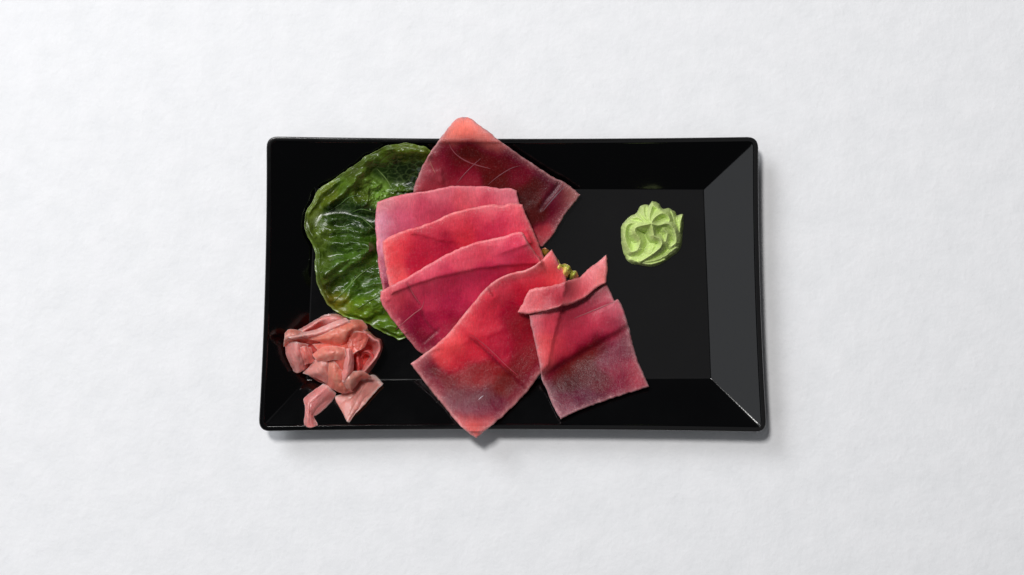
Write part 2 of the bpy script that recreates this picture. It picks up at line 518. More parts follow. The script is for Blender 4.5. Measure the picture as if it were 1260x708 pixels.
    Hn[mask] = np.maximum(H[mask], base[mask] + topz(GX[mask], GY[mask], dg))
    H = Hn
    return o

def sinew_or_glint(line, width, colr, parent, lift=0.00012, taper=True, h=0.00025):
    """a thin raised thread of connective tissue, or a painted glint, lying on the flesh"""
    p = resample(line, 40); t = np.linspace(0, 1, 40)
    tg = np.gradient(p, axis=0); tg /= np.linalg.norm(tg, axis=1)[:, None]
    nrm = np.stack([-tg[:, 1], tg[:, 0]], 1)
    w = width * (np.sin(t * math.pi) ** 0.5 if taper else 1 + 0 * t) + 0.1
    V = []; k = 5
    for j, a in enumerate(np.linspace(-1, 1, k)):
        q = p + nrm * (a * w / 2)[:, None]
        z = samp(H, q[:, 0], q[:, 1]) + lift - 0.0002 + h * math.sqrt(max(0, 1 - a * a))
        V.append(np.stack(P(q[:, 0], q[:, 1], z), -1))
    V = np.vstack(V); I = np.arange(k * 40).reshape(k, 40)
    Fc = np.stack([I[:-1, :-1], I[:-1, 1:], I[1:, 1:], I[1:, :-1]], -1).reshape(-1, 4)
    return mesh_obj("sinew_or_glint", V, Fc, M_SINEW_GLINT, parent, np.tile(lin(colr) * 0.8, (len(V), 1)))

# ------------------------------------------------------------------ lettuce
def leaf():
    global H
    outline = [(531, 185), (521, 180), (510, 178), (497, 176.5), (488, 178), (475, 180), (463, 186), (452, 191), (443, 198),
               (434, 205), (421, 213), (410, 221), (400, 228), (392, 234), (387, 243), (382, 252), (376, 263), (375, 272),
               (375.5, 284), (380, 294), (385, 303), (388, 311), (387, 325), (389, 343), (391, 352), (396, 363), (402, 374),
               (411, 382), (422, 389), (430, 392), (440, 394), (453, 399), (462, 404), (475, 411), (487, 417), (494, 418),
               (515, 405), (530, 370), (545, 330), (550, 280), (552, 240), (545, 200)]
    nz = Noise(5); nz2 = Noise(9)
    ol = resample(outline + [outline[0]], 460)[:-1]
    for k in range(2): ol[:, k] += 1.3 * fbm(nz, ol[:, 0] * .13 + 31 * k, ol[:, 1] * .13, 3)
    mask = inside(ol, GX, GY)
    c = np.array([462.0, 300.0])
    nr = 150
    s = np.linspace(0, 1, nr) ** 0.8
    X = c[0] + (ol[:, 0] - c[0])[None] * s[:, None]; Y = c[1] + (ol[:, 1] - c[1])[None] * s[:, None]
    base = drape(mask, 5)
    # folds: polyline, height mm, width px, side (crease = negative height)
    folds = [
        ([(389, 343), (400, 337), (412, 326), (424, 319), (437, 312), (450, 307), (466, 304)], 4.2, 7),
        ([(396, 352), (412, 342), (428, 330), (440, 322), (455, 318)], 1.6, 4),
        ([(398, 256), (408, 248), (420, 238), (432, 228), (445, 220)], 3.6, 6),
        ([(392, 283), (388, 300), (388, 320), (389, 340)], 2.0, 3),
        ([(384, 286), (388, 281), (390, 292), (386, 303)], -2.2, 3),
        ([(396, 314), (415, 314), (435, 312), (452, 305)], -2.5, 3.5),
        ([(395, 290), (415, 291), (440, 293), (462, 291)], -2.2, 3),
        ([(400, 282), (420, 283), (445, 286), (462, 283)], 1.6, 3),
        ([(400, 300), (420, 300), (440, 298), (462, 298)], 1.8, 4),
        ([(380, 270), (395, 262), (420, 262), (445, 268), (462, 275)], -1.8, 5),
        ([(450, 214), (462, 215), (475, 212), (490, 205), (505, 200)], -2.4, 6),
        ([(480, 206), (484, 203)], 3.0, 2.5),
        ([(470, 232), (478, 222), (486, 215), (500, 218), (512, 222)], -2.5, 7),
        ([(463, 208), (474, 220), (483, 232), (492, 240)], 1.4, 1.5),
        ([(437, 225), (436, 240), (440, 250), (446, 254), (452, 248), (452, 236), (460, 228)], 2.4, 2.5),
        ([(432, 232), (434, 246), (438, 258)], 1.6, 2.0),
        ([(395, 240), (410, 230), (425, 222), (440, 214), (455, 212)], 1.4, 4),
        ([(450, 392), (460, 386), (470, 380), (474, 376)], 2.0, 3),
        ([(446, 387), (452, 385), (462, 378)], 1.4, 2.5),
        ([(425, 373), (430, 358), (434, 350), (440, 344)], 1.6, 3),
        ([(412, 370), (440, 376), (462, 374), (478, 368)], 1.0, 5),
        ([(440, 352), (455, 345), (470, 340)], -1.2, 5),
        ([(460, 232), (466, 228), (472, 236), (468, 244), (476, 240), (482, 236), (488, 240)], 2.6, 2.5),
        ([(450, 226), (456, 220), (463, 224), (462, 234)], 3.0, 3.0),
        ([(490, 230), (495, 236), (494, 244)], 2.4, 2.5),
        ([(475, 181), (495, 186), (515, 186), (530, 190)], 1.2, 5),
        ([(386, 262), (402, 243), (420, 228), (440, 212)], -1.6, 3.5),
        ([(402, 272), (425, 268), (450, 274)], 1.0, 3.5),
        ([(404, 362), (418, 352), (432, 345)], -1.3, 4),
        ([(420, 380), (435, 368), (450, 360), (470, 352)], -1.2, 4),
        ([(455, 398), (466, 392), (478, 392)], -1.4, 3.5),
        ([(466, 405), (480, 400), (490, 404)], 1.4, 3.5),
        ([(400, 330), (418, 320), (440, 306)], -2.0, 3.0),
    ]
    def zf(x, y, d):
        z = 1.2 + 0 * x
        wx = x + 2.2 * fbm(nz, x / 9., y / 9., 3); wy = y + 2.2 * fbm(nz, x / 9. + 30, y / 9., 3)
        for ln, h, w_ in folds:
            h = h * (2.0 if w_ > 3 else 0.8); w_ = w_ * 1.12
            dd, tt = poly_dist(resample(ln, 24), wx, wy, False)
            z = z + h * np.exp(-(dd / w_) ** 2 * 0.9) * np.clip(np.minimum(tt, 1 - tt) * 6 + 0.15, 0, 1)
        # pillowy puckers between the fine veins (cells stretched along the leaf)
        f1 = np.full(x.shape, 1e9); f2 = np.full(x.shape, 1e9)
        ux, uy = wx / 10.5, wy / 6.5
        ux, uy = ux * 0.9 + uy * 0.35, uy * 0.9 - ux * 0.35
        cx, cy = np.floor(ux).astype(int), np.floor(uy).astype(int)
        for oy in (-1, 0, 1):
            for ox in (-1, 0, 1):
                gx, gy = cx + ox, cy + oy
                jx = gx + 0.5 + 0.42 * nz.g[gy % 256, gx % 256]; jy = gy + 0.5 + 0.42 * nz2.g[gy % 256, gx % 256]
                dd = np.hypot(ux - jx, uy - jy)
                f2 = np.where(dd < f1, f1, np.minimum(f2, dd)); f1 = np.minimum(f1, dd)
        r1 = 1 - np.clip((f2 - f1) / 0.34, 0, 1)
        r2 = r1
        amp = 0.45 + 0.55 * fbm(nz2, x / 22., y / 22., 2) + 0.25
        cl = np.exp(-(((x - 466) / 24) ** 2 + ((y - 236) / 12) ** 2))
        z = z - 0.50 * np.clip(amp, 0.1, 1.2) * r1 ** 1.5
        z = z + 3.0 * fbm(nz, x / 26., y / 18., 2) + 0.4 * fbm(nz2, x / 11., y / 8., 2)
        z = z + cl * 2.8 * fbm(nz2, x / 3.0, y / 3.0, 2)
        z = z + 0.09 * fbm(nz2, x / 2.4, y / 1.9, 3)
        z = (z + 1.6 + 1.6 * fbm(nz, x / 10. + 5, y / 10., 2) * np.exp(-(d / 8.) ** 2)) * np.clip(d / 5.0, 0.45, 1)
        z = 1.0 + np.where(z > 1, z, 1 / (2 - np.minimum(z, 1)))
        # the tucked part below the fish lies flat
        under = np.clip((x - 468 - np.clip((y - 340) * 0.45, 0, 30)) / 12, 0, 1) * (y > 236) 
        return z * (1 - 0.5 * under), r1, r2, cl
    d, _ = poly_dist(ol[::3], X, Y)
    z, r1, r2, cl = zf(X, Y, d)
    r3 = 1 - np.abs(fbm(nz2, X / 7. + Y / 22., Y / 5. - X / 16., 2)) * 5
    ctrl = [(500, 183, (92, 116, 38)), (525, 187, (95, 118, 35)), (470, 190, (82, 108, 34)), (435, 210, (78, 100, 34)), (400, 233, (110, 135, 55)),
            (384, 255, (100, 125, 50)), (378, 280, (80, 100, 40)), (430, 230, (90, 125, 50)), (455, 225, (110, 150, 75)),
            (470, 238, (120, 165, 85)), (490, 235, (80, 115, 40)), (495, 210, (24, 44, 16)), (505, 225, (22, 40, 15)), (480, 215, (30, 52, 20)), (470, 208, (45, 75, 25)), (515, 205, (30, 50, 18)),  # the near-black greens paint the shade of the upper hollow into the leaf
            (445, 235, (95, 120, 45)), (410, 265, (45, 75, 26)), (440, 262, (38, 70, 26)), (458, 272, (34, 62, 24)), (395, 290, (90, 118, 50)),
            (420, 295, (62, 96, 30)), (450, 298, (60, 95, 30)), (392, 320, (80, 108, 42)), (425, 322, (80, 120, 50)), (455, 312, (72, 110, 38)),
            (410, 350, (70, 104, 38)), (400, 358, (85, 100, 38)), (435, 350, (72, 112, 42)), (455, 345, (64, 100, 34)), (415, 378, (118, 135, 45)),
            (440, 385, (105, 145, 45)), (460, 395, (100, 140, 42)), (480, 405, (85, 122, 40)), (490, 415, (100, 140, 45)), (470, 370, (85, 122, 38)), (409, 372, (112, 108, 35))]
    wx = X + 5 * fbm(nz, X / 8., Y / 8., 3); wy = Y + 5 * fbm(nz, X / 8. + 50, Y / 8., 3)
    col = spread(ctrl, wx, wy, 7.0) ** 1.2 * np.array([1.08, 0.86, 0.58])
    vein = np.clip(r1 - 0.5, 0, 1)[..., None] * 0.35 + np.clip(r3 - 0.75, 0, 1)[..., None] * 0.6
    col = col * (1 - vein) + lin((125, 150, 85)) * vein
    e = np.exp(-(d / 1.2) ** 2)[..., None] * 0.35
    col = col * (1 - e) + lin((150, 175, 95)) * e
    zz = samp(base, X, Y) + z * mm
    root = empty("lettuce_leaf")
    tag(root, "crinkled glossy dark green lettuce leaf tucked under the left end of the tuna slices", "lettuce leaf")
    Vt = np.stack(P(X, Y, zz), -1).reshape(-1, 3); Vb = Vt - np.array([0, 0, 0.0004])
    n = len(ol); I = np.arange(nr * n).reshape(nr, n); Jn = np.roll(I, -1, axis=1); K = nr * n
    Ft = np.stack([I[:-1], I[1:], Jn[1:], Jn[:-1]], -1).reshape(-1, 4)
    Ft = Ft[:, ::-1]
    Fb = Ft[:, ::-1] + K
    Fs = np.stack([I[-1], Jn[-1], Jn[-1] + K, I[-1] + K], -1)
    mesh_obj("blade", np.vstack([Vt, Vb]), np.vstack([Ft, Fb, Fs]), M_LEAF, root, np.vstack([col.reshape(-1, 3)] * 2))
    dg, _ = poly_dist(ol[::3], GX[mask], GY[mask])
    zg = zf(GX[mask], GY[mask], dg)[0]
    H[mask] = np.maximum(H[mask], base[mask] + zg * mm + 0.0002)
    # pale veins standing on the blade
    for ln, w_, cc in [([(463, 207), (474, 219), (482, 231), (490, 240)], 1.5, (120, 145, 80)),
                       ([(432, 262), (445, 258), (462, 262)], 1.4, (90, 120, 60)),
                       ([(440, 264), (452, 274), (462, 284)], 1.2, (90, 120, 60)),
                       ([(410, 372), (422, 360), (434, 347), (446, 336), (462, 326)], 1.4, (125, 155, 85)),
                       ([(430, 352), (434, 344), (437, 338)], 1.0, (125, 155, 85)),
                       ([(440, 380), (455, 370), (472, 362)], 1.2, (110, 140, 70)),
                       ([(402, 262), (418, 252), (430, 243), (444, 240)], 1.4, (110, 145, 80))]:
        o = sinew_or_glint(ln, w_, cc, root, h=0.0005); o.name = "vein"; o.data.name = "vein"; o.data.materials[0] = M_LEAF
leaf()

# ------------------------------------------------------------------ tuna
GT = "slices of raw tuna fanned across the black plate"
T = 0.0032
def tuna_root(label):
    r = empty("tuna_slice"); tag(r, label, "tuna slice", GT); return r

r0 = tuna_root("dark red tuna slice at the back, its orange tip reaching over the far rim")
s0 = slab("flesh", ([(569, 144), (578, 145.5), (590, 154), (605, 165), (617, 175), (640, 191), (665, 208), (682, 219), (697, 226), (714, 240)],
      [(714, 240), (706, 251), (697, 262), (688, 277), (680, 290), (668, 304)],
      [(506, 288), (560, 300), (620, 306), (668, 304)],
      [(569, 144), (560, 148), (548, 162), (536, 178), (525, 195), (516, 213), (509, 233), (506, 260), (506, 288)]),
     T * .9,
     [(569, 150, (240, 150, 118)), (572, 160, (232, 112, 84)), (560, 166, (222, 135, 108)), (590, 165, (215, 130, 105)), (604, 174, (190, 110, 95)),
      (570, 177, (82, 22, 36)), (580, 178, (80, 22, 36)), (562, 180, (84, 22, 36)), (575, 186, (84, 22, 36)), (600, 188, (88, 26, 38)), (550, 192, (110, 30, 44)), (590, 182, (84, 26, 38)), (555, 185, (105, 34, 46)), (540, 200, (140, 44, 56)), (525, 215, (150, 70, 78)),
      (570, 205, (122, 26, 40)), (600, 200, (108, 26, 40)), (630, 200, (100, 30, 44)), (575, 225, (146, 38, 54)), (610, 222, (98, 24, 38)),
      (640, 215, (118, 34, 48)), (670, 224, (82, 34, 46)), (650, 240, (84, 22, 34)), (660, 262, (88, 30, 42)), (680, 240, (98, 48, 58)),
      (695, 245, (118, 64, 66)), (708, 240, (140, 105, 90)), (690, 265, (116, 44, 54)), (670, 292, (175, 50, 62)), (530, 235, (150, 50, 60))],
     M_TUNA, r0, sigma=9, rnd=5, lift=0.0012, edge_col=(180, 140, 134), edge_w=6, seed=3,
     extra=[(569, 150, 3.0), (600, 200, 2.0), (650, 240, 2.0), (714, 240, 0.8), (690, 270, 0.6), (520, 250, 1.0), (668, 300, 0.2), (675, 243, 2.6)],
     grooves=[([(691, 221), (682, 234), (672, 246), (662, 262)], 0.8, 2.5, (70, 26, 40)), ([(552, 176), (562, 190), (578, 201), (600, 208), (640, 205)], -0.15, 1.5)])
sinew_or_glint([(551, 172), (556, 184), (566, 194), (582, 202), (604, 208)], 1.6, (150, 72, 80), r0)
sinew_or_glint([(562, 226), (572, 214), (584, 202), (592, 195)], 1.3, (140, 60, 72), r0)
sinew_or_glint([(528, 196), (532, 206), (536, 214)], 1.2, (190, 110, 100), r0)
sinew_or_glint([(600, 228), (612, 218), (628, 208), (640, 204)], 1.1, (130, 60, 70), r0)
sinew_or_glint([(696, 228), (686, 239), (677, 249), (668, 260)], 2.2, (122, 88, 98), r0, h=0.0001)

rA = tuna_root("pinkish tuna slice topmost in the fan, its pale left edge beside the lettuce")
slab("flesh", ([(464, 249), (480, 243), (500, 238.5), (520, 236), (545, 231), (560, 229), (580, 229), (600, 229.5), (615, 232), (628, 231.5), (636, 235)],
      [(636, 235), (638, 246), (646, 270), (655, 300)],
      [(474, 374), (520, 350), (600, 320), (655, 300)],
      [(464, 249), (463, 258), (461.5, 275), (463, 295), (464, 310), (466, 330), (470, 352), (474, 374)]),
     T,
     [(470, 250, (196, 126, 126)), (500, 244, (206, 104, 110)), (540, 238, (218, 104, 112)), (580, 236, (220, 108, 110)), (620, 240, (210, 112, 118)),
      (570, 244, (218, 78, 82)), (600, 248, (206, 66, 82)), (632, 245, (208, 118, 124)), (520, 254, (202, 64, 86)), (490, 268, (194, 76, 98)),
      (475, 275, (186, 96, 112)), (466, 275, (208, 176, 192)), (465, 300, (206, 160, 176)), (468, 330, (172, 96, 114)), (472, 355, (140, 52, 72)), (478, 285, (180, 70, 92)), (545, 262, (196, 60, 82))],
     M_TUNA, rA, sigma=8, rnd=6, edge_col=(222, 142, 142), edge_w=6, seed=4,
     extra=[(464, 252, 0.5), (550, 235, 2.2), (630, 238, 1.6), (560, 290, 0.0), (470, 350, 0.4)])

rB = tuna_root("bright red tuna slice second in the fan, orange at its left corner")
slab("flesh", ([(471, 297), (480, 291), (500, 283), (515, 279), (530, 274), (545, 267), (560, 261), (580, 256), (595, 253), (610, 252), (620, 253), (628, 250), (643, 252)],
      [(643, 252), (648, 266), (657, 285), (667, 311), (672, 325)],
      [(482, 362), (530, 345), (600, 330), (672, 325)],
      [(471, 297), (471, 310), (474, 328), (477, 345), (482, 362)]),
     T,
     [(474, 298, (228, 112, 100)), (482, 310, (222, 66, 62)), (478, 335, (216, 84, 78)), (495, 300, (212, 54, 62)), (510, 315, (190, 34, 56)),
      (530, 285, (206, 66, 82)), (520, 300, (196, 46, 66)), (560, 272, (214, 76, 86)), (570, 285, (208, 54, 62)), (545, 300, (186, 42, 64)),
      (590, 270, (208, 64, 82)), (600, 258, (224, 116, 122)), (620, 270, (204, 58, 84)), (636, 258, (230, 110, 116)), (640, 275, (216, 80, 96)), (655, 292, (214, 62, 72)), (600, 285, (196, 48, 76))],
     M_TUNA, rB, sigma=9, rnd=7, edge_col=(232, 148, 142), edge_w=6, seed=6,
     extra=[(471, 300, 0.5), (560, 262, 1.8), (640, 255, 2.2), (560, 320, 0.0), (482, 355, 0.0), (650, 290, 1.5)])

rC = tuna_root("large pinkish red tuna slice third in the fan, crossed by faint sinews")
slab("flesh", ([(468, 359), (480, 352), (500, 342), (520, 330), (540, 318), (560, 308), (580, 300), (600, 295), (620, 291), (635, 286), (643, 286)],
      [(643, 286), (650, 298), (658, 310), (668, 325), (690, 368)],
      [(521, 436), (575, 425), (640, 400), (690, 368)],
      [(468, 359), (469, 372), (478, 388), (490, 403), (503, 419), (513, 431), (521, 436)]),
     T,
     [(474, 360, (206, 112, 110)), (485, 372, (192, 64, 72)), (475, 380, (196, 104, 108)), (505, 350, (204, 78, 92)), (495, 385, (168, 48, 66)), (505, 402, (140, 38, 58)),
      (490, 400, (172, 76, 90)), (520, 415, (132, 34, 54)), (515, 428, (140, 52, 66)), (530, 400, (165, 42, 66)), (530, 335, (216, 92, 106)), (545, 350, (196, 54, 80)), (525, 365, (198, 60, 84)),
      (560, 375, (184, 46, 76)), (580, 350, (200, 56, 84)), (575, 315, (216, 88, 98)), (595, 310, (212, 74, 84)), (620, 310, (212, 66, 92)), (640, 300, (224, 74, 96)),
      (600, 335, (194, 48, 78)), (650, 320, (208, 48, 70)), (545, 400, (176, 40, 64)), (610, 300, (222, 104, 112)), (560, 395, (150, 28, 50))],
     M_TUNA, rC, sigma=9, rnd=7, edge_col=(226, 146, 142), edge_w=5.5, seed=8,
     extra=[(470, 362, 0.6), (560, 310, 1.8), (640, 290, 2.4), (590, 370, 1.0), (505, 415, 0.2), (660, 350, 0.6)],
     grooves=[([(500, 346), (505, 358), (513, 370), (520, 379)], 0.35, 1.6, (130, 34, 52)),
              ([(519, 380), (522, 392), (530, 402), (540, 412)], 0.4, 1.8, (116, 26, 46)),
              ([(543, 402), (530, 414), (518, 424)], 0.3, 2, (110, 26, 44))])
sinew_or_glint([(487, 406), (498, 396), (510, 386), (519, 379), (522, 370)], 1.4, (186, 84, 94), rC)
sinew_or_glint([(502, 350), (509, 363), (517, 374)], 1.2, (196, 90, 100), rC)

rD = tuna_root("long curving tuna slice whose orange lower corner hangs over the near rim")
slab("flesh", ([(505, 448), (520, 437), (535, 426), (550, 412), (560, 400), (572, 385), (583, 372), (593, 360), (603, 350), (615, 342), (630, 336), (650, 331), (665, 321), (679, 307)],
      [(679, 307), (687, 322), (697, 345), (690, 385), (682, 420), (676, 450)],
      [(586, 539), (600, 528), (615, 516), (632, 500), (650, 481), (663, 463), (676, 450)],
      [(505, 448), (515, 460), (530, 480), (545, 498), (560, 517), (575, 532), (586, 539)]),
     T,
     [(509, 448, (180, 110, 108)), (520, 448, (128, 52, 62)), (530, 455, (96, 26, 40)), (545, 440, (216, 76, 70)), (555, 425, (224, 80, 74)), (575, 400, (216, 66, 72)), (600, 375, (208, 54, 68)),
      (620, 355, (206, 66, 80)), (650, 340, (214, 70, 80)), (672, 322, (226, 104, 100)), (680, 335, (212, 72, 70)), (660, 352, (196, 40, 54)), (640, 360, (180, 28, 46)),
      (600, 400, (202, 46, 62)), (585, 425, (194, 40, 52)), (560, 445, (190, 36, 46)), (615, 425, (178, 32, 54)), (640, 420, (150, 24, 44)), (625, 385, (160, 28, 48)), (650, 440, (136, 24, 42)), (640, 395, (142, 22, 42)),
      (575, 465, (146, 20, 36)), (600, 460, (146, 18, 36)), (550, 470, (126, 30, 44)), (530, 475, (140, 58, 66)), (620, 475, (120, 18, 32)), (635, 480, (124, 40, 48)),
      (560, 490, (112, 44, 58)), (580, 495, (108, 44, 60)), (600, 495, (104, 46, 62)), (595, 508, (118, 56, 70)), (612, 505, (120, 62, 72)), (575, 508, (112, 58, 72)),
      (575, 520, (190, 100, 88)), (585, 530, (214, 112, 92)), (598, 520, (176, 92, 86))],
     M_TUNA, rD, steps=[((648, 480), (574, 412), -0.9, 1.6)], sigma=15, rnd=8, edge_col=(220, 158, 150), edge_w=6.5, seed=12, nu=150, nv=130,
     extra=[(505, 448, 0.5), (560, 400, 2.6), (600, 355, 3.4), (640, 335, 3.0), (679, 310, 3.8), (690, 345, 2), (600, 450, 1.4), (660, 430, 0.6), (586, 535, 1.5), (550, 500, 0.6), (625, 385, 0.6), (640, 480, 0.4)],
     grooves=[([(574, 412), (588, 423), (604, 438), (619, 453), (635, 467), (648, 480)], 0.15, 1.8, (96, 12, 28)),
              ([(600, 352), (604, 360), (608, 366)], 0.4, 1.8, (130, 26, 40)),
              ])
sinew_or_glint([(578, 411), (592, 421), (608, 435), (622, 449), (638, 463)], 1.5, (196, 60, 78), rD)
sinew_or_glint([(508, 452), (518, 464), (534, 485), (548, 502), (564, 521), (578, 534)], 1.8, (204, 124, 112), rD, lift=0.0)
sinew_or_glint([(589, 492), (592, 489), (595, 487)], 1.0, (230, 205, 215), rD)  # whitish tick painted as a glint on the wet flesh, not connective tissue

rE = tuna_root("right hand tuna slice turning purple grey at its lower end, its top folded over")
slab("flesh", ([(651, 388), (680, 378), (715, 365), (746, 348)],
      [(746, 348), (752, 361), (756, 370), (761, 369), (768, 383), (773, 400), (776, 412), (782, 435), (791, 458), (799, 476)],
      [(690, 516), (717, 503.5), (752, 491), (779, 482.5), (799, 476)],
      [(651, 388), (653, 400), (656, 412), (660, 430), (664, 450), (667, 468), (674, 484), (682, 503), (690, 516)]),
     T,
     [(655, 395, (214, 116, 118)), (662, 430, (224, 112, 102)), (668, 450, (206, 84, 76)), (680, 400, (200, 66, 76)), (675, 425, (214, 76, 68)), (690, 430, (200, 54, 66)),
      (700, 390, (186, 62, 76)), (720, 378, (172, 66, 80)), (740, 360, (158, 80, 84)), (745, 375, (180, 72, 86)), (760, 380, (186, 88, 100)), (730, 395, (186, 56, 74)), (710, 415, (188, 50, 70)),
      (770, 400, (150, 66, 80)), (750, 405, (160, 48, 66)), (775, 418, (112, 64, 68)), (740, 425, (112, 26, 42)), (700, 447, (112, 12, 26)), (720, 435, (112, 14, 28)), (680, 458, (110, 24, 34)),
      (680, 475, (96, 34, 48)), (700, 470, (86, 34, 52)), (690, 495, (108, 66, 72)), (692, 510, (130, 108, 112)), (720, 460, (96, 32, 48)), (750, 440, (120, 52, 66)), (760, 455, (142, 34, 58)), (740, 470, (108, 32, 52)),
      (720, 490, (98, 56, 68)), (765, 470, (128, 38, 60)), (785, 470, (156, 62, 72)), (790, 462, (156, 52, 64)), (760, 430, (124, 54, 70))],
     M_TUNA, rE, sigma=9, rnd=6, edge_col=(190, 150, 146), edge_w=6, seed=14,
     extra=[(651, 390, 1.6), (665, 450, 1.2), (746, 350, 0.6), (761, 369, 1.6), (720, 380, 0.4), (715, 405, 1.8), (760, 385, 1.6), (715, 450, 0.2), (690, 512, 1.2), (799, 476, 0.8), (740, 470, 1.0)],
     steps=[((666, 462), (775, 399), 1.5, 2.6)],
     grooves=[([(776, 401), (760, 410), (744, 418), (717, 434), (691, 449), (668, 464)], 0.15, 3.5, (100, 14, 28)),
              ([(757, 372), (742, 378), (720, 387), (700, 394)], 0.3, 2.5)])
sinew_or_glint([(760, 371), (745, 376), (726, 384), (706, 392)], 1.4, (196, 110, 116), rE)
flap = slab("folded_end", ([(651, 357), (660, 354.5), (672, 353), (685, 350), (700, 345), (713, 341), (724, 331), (735, 323), (746, 313.5)],
      [(746, 313.5), (747.5, 322), (747.5, 335), (746, 348)],
      [(646, 387), (655, 386), (672, 382.5), (690, 378), (705, 374), (720, 366), (735, 354), (746, 348)],
      [(651, 357), (646, 366), (643, 374), (637, 384), (646, 387)]),
     T * 1.3,
     [(640, 382, (224, 132, 132)), (652, 362, (230, 140, 138)), (660, 372, (206, 68, 72)), (680, 365, (200, 60, 74)), (680, 378, (180, 40, 54)), (700, 358, (206, 82, 94)),
      (720, 348, (214, 104, 108)), (725, 338, (218, 128, 128)), (735, 335, (216, 112, 106)), (743, 318, (226, 160, 154)), (742, 343, (208, 118, 104)), (715, 362, (202, 64, 72))],
     M_TUNA, rE, sigma=4, rnd=8.5, edge_col=(228, 152, 146), edge_w=5, seed=17, lift=0.0004,
     extra=[(640, 383, 0.4), (690, 360, 2.0), (740, 325, 1.2)])

# ------------------------------------------------------------------ wasabi
def wasabi():
    nz = Noise(31)
    q = lambda L: [(740 + a / 5.446, 220 + b / 5.446) for a, b in L]
    outline = q([(340, 152), (380, 165), (408, 203), (450, 200), (495, 225), (503, 248), (545, 240), (550, 300), (541, 400), (539, 435), (512, 490),
                 (440, 545), (380, 580), (320, 590), (250, 577), (190, 562), (150, 500), (135, 420), (133, 330), (160, 285), (200, 250), (240, 228), (262, 187), (300, 174), (318, 180)])
    ridges = [  # crest polyline, height start/end mm, radius start/end px
        (q([(335, 300), (280, 312), (232, 328), (226, 360), (250, 395), (262, 430), (240, 480)]), 17, 8.5, 2.5, 6.0),
        (q([(335, 300), (345, 345), (352, 385), (392, 405), (405, 440), (375, 480), (310, 525), (262, 552)]), 17, 7.0, 2.2, 4.0),
        (q([(335, 300), (380, 312), (440, 300), (478, 325), (498, 375), (500, 425), (470, 455)]), 17, 8.0, 2.5, 4.5),
        (q([(335, 296), (358, 262), (400, 232), (438, 240), (458, 275), (452, 292)]), 16.5, 11.5, 2.2, 3.6),
        (q([(333, 292), (322, 260), (330, 215), (345, 180)]), 16.5, 9.5, 2.0, 5.0),
        (q([(345, 180), (375, 200), (385, 225)]), 9.5, 9.5, 4.0, 4.5),
        (q([(328, 292), (300, 268), (285, 235), (282, 200)]), 16.0, 8.5, 1.8, 3.6),
        (q([(325, 298), (288, 290), (250, 262), (215, 265)]), 15.5, 9, 2.0, 4.0),
        (q([(300, 305), (240, 300), (190, 300), (165, 330), (160, 400), (185, 470)]), 12.5, 7.0, 3, 6.0),
        (q([(260, 470), (205, 490), (185, 460)]), 8.5, 7, 5, 6),
        (q([(540, 250), (528, 300), (520, 370), (515, 430), (480, 480)]), 9.0, 6.0, 1.8, 3.5),
        (q([(505, 262), (518, 320), (515, 400)]), 7, 7, 3, 4),
        (q([(470, 220), (480, 250), (490, 290)]), 9, 8.5, 4, 3),
        (q([(500, 460), (430, 515), (350, 550), (260, 560)]), 6.5, 5.5, 4, 4),
        (q([(200, 540), (260, 562), (330, 572), (420, 545)]), 5.0, 5.0, 4, 4),
        (q([(330, 480), (330, 500), (350, 460)]), 9.0, 9.0, 6, 6),
        (q([(430, 420), (440, 370), (420, 340)]), 10.0, 13.0, 7, 5),
    ]
    n = 230
    x, y = np.meshgrid(np.linspace(760, 845, n), np.linspace(243, 332, n))
    wx = x + 0.5 * fbm(nz, x / 4., y / 4., 2); wy = y + 0.5 * fbm(nz, x / 4. + 9, y / 4., 2)
    d0, _ = poly_dist(resample(outline + outline[:1], 150), wx, wy)
    ins = inside(resample(outline + outline[:1], 150), wx, wy)
    din = np.where(ins, d0, -d0)
    body_h = 3.0 + 2.5 * np.clip(din / 34., 0, 1) ** 0.8
    zc = np.clip(np.clip(din, 0, None) / 4.0, 0, 1)
    z = body_h * (1 - (1 - zc) ** 2) ** 0.5
    for ln, h0, h1, w0, w1 in ridges:
        dd, tt = poly_dist(resample(ln, 28), wx, wy, False)
        h = h0 + (h1 - h0) * tt; r = w0 + (w1 - w0) * tt
        R = 3.6 + r * 0.75
        zr = h - 5.2 * (dd / R) ** 1.15
        edge = np.clip((din + 0.4) / 3.2, 0, 1)
        z = np.maximum(z, zr * np.sqrt(1 - (1 - edge) ** 2))
    z = z + 0.12 * fbm(nz, x / 1.6, y / 1.6, 3) * (din > 0.5)
    keep = din > -0.4
    z = np.where(keep, np.maximum(z, 0), 0)
    zz = FLOOR_Z + z * mm
    V = np.stack(P(x, y, zz), -1).reshape(-1, 3)
    I = np.arange(n * n).reshape(n, n)
    Fq = np.stack([I[:-1, :-1], I[1:, :-1], I[1:, 1:], I[:-1, 1:]], -1).reshape(-1, 4)
    kf = (din > 0.0).ravel()[Fq].any(1)
    Fq = Fq[kf]
    used = np.unique(Fq); remap = -np.ones(n * n, int); remap[used] = np.arange(len(used))
    f = (0.5 + 0.5 * fbm(nz, x / 8., y / 8., 3)).ravel()[used][:, None]
    col = lin((186, 209, 118)) * (1 - f) + lin((212, 228, 154)) * f
    o = mesh_obj("wasabi_rosette", V[used], remap[Fq], M_WASABI, None, col)
    tag(o, "pale green dollop of piped wasabi with swirled petals on the right of the plate", "wasabi")
wasabi()

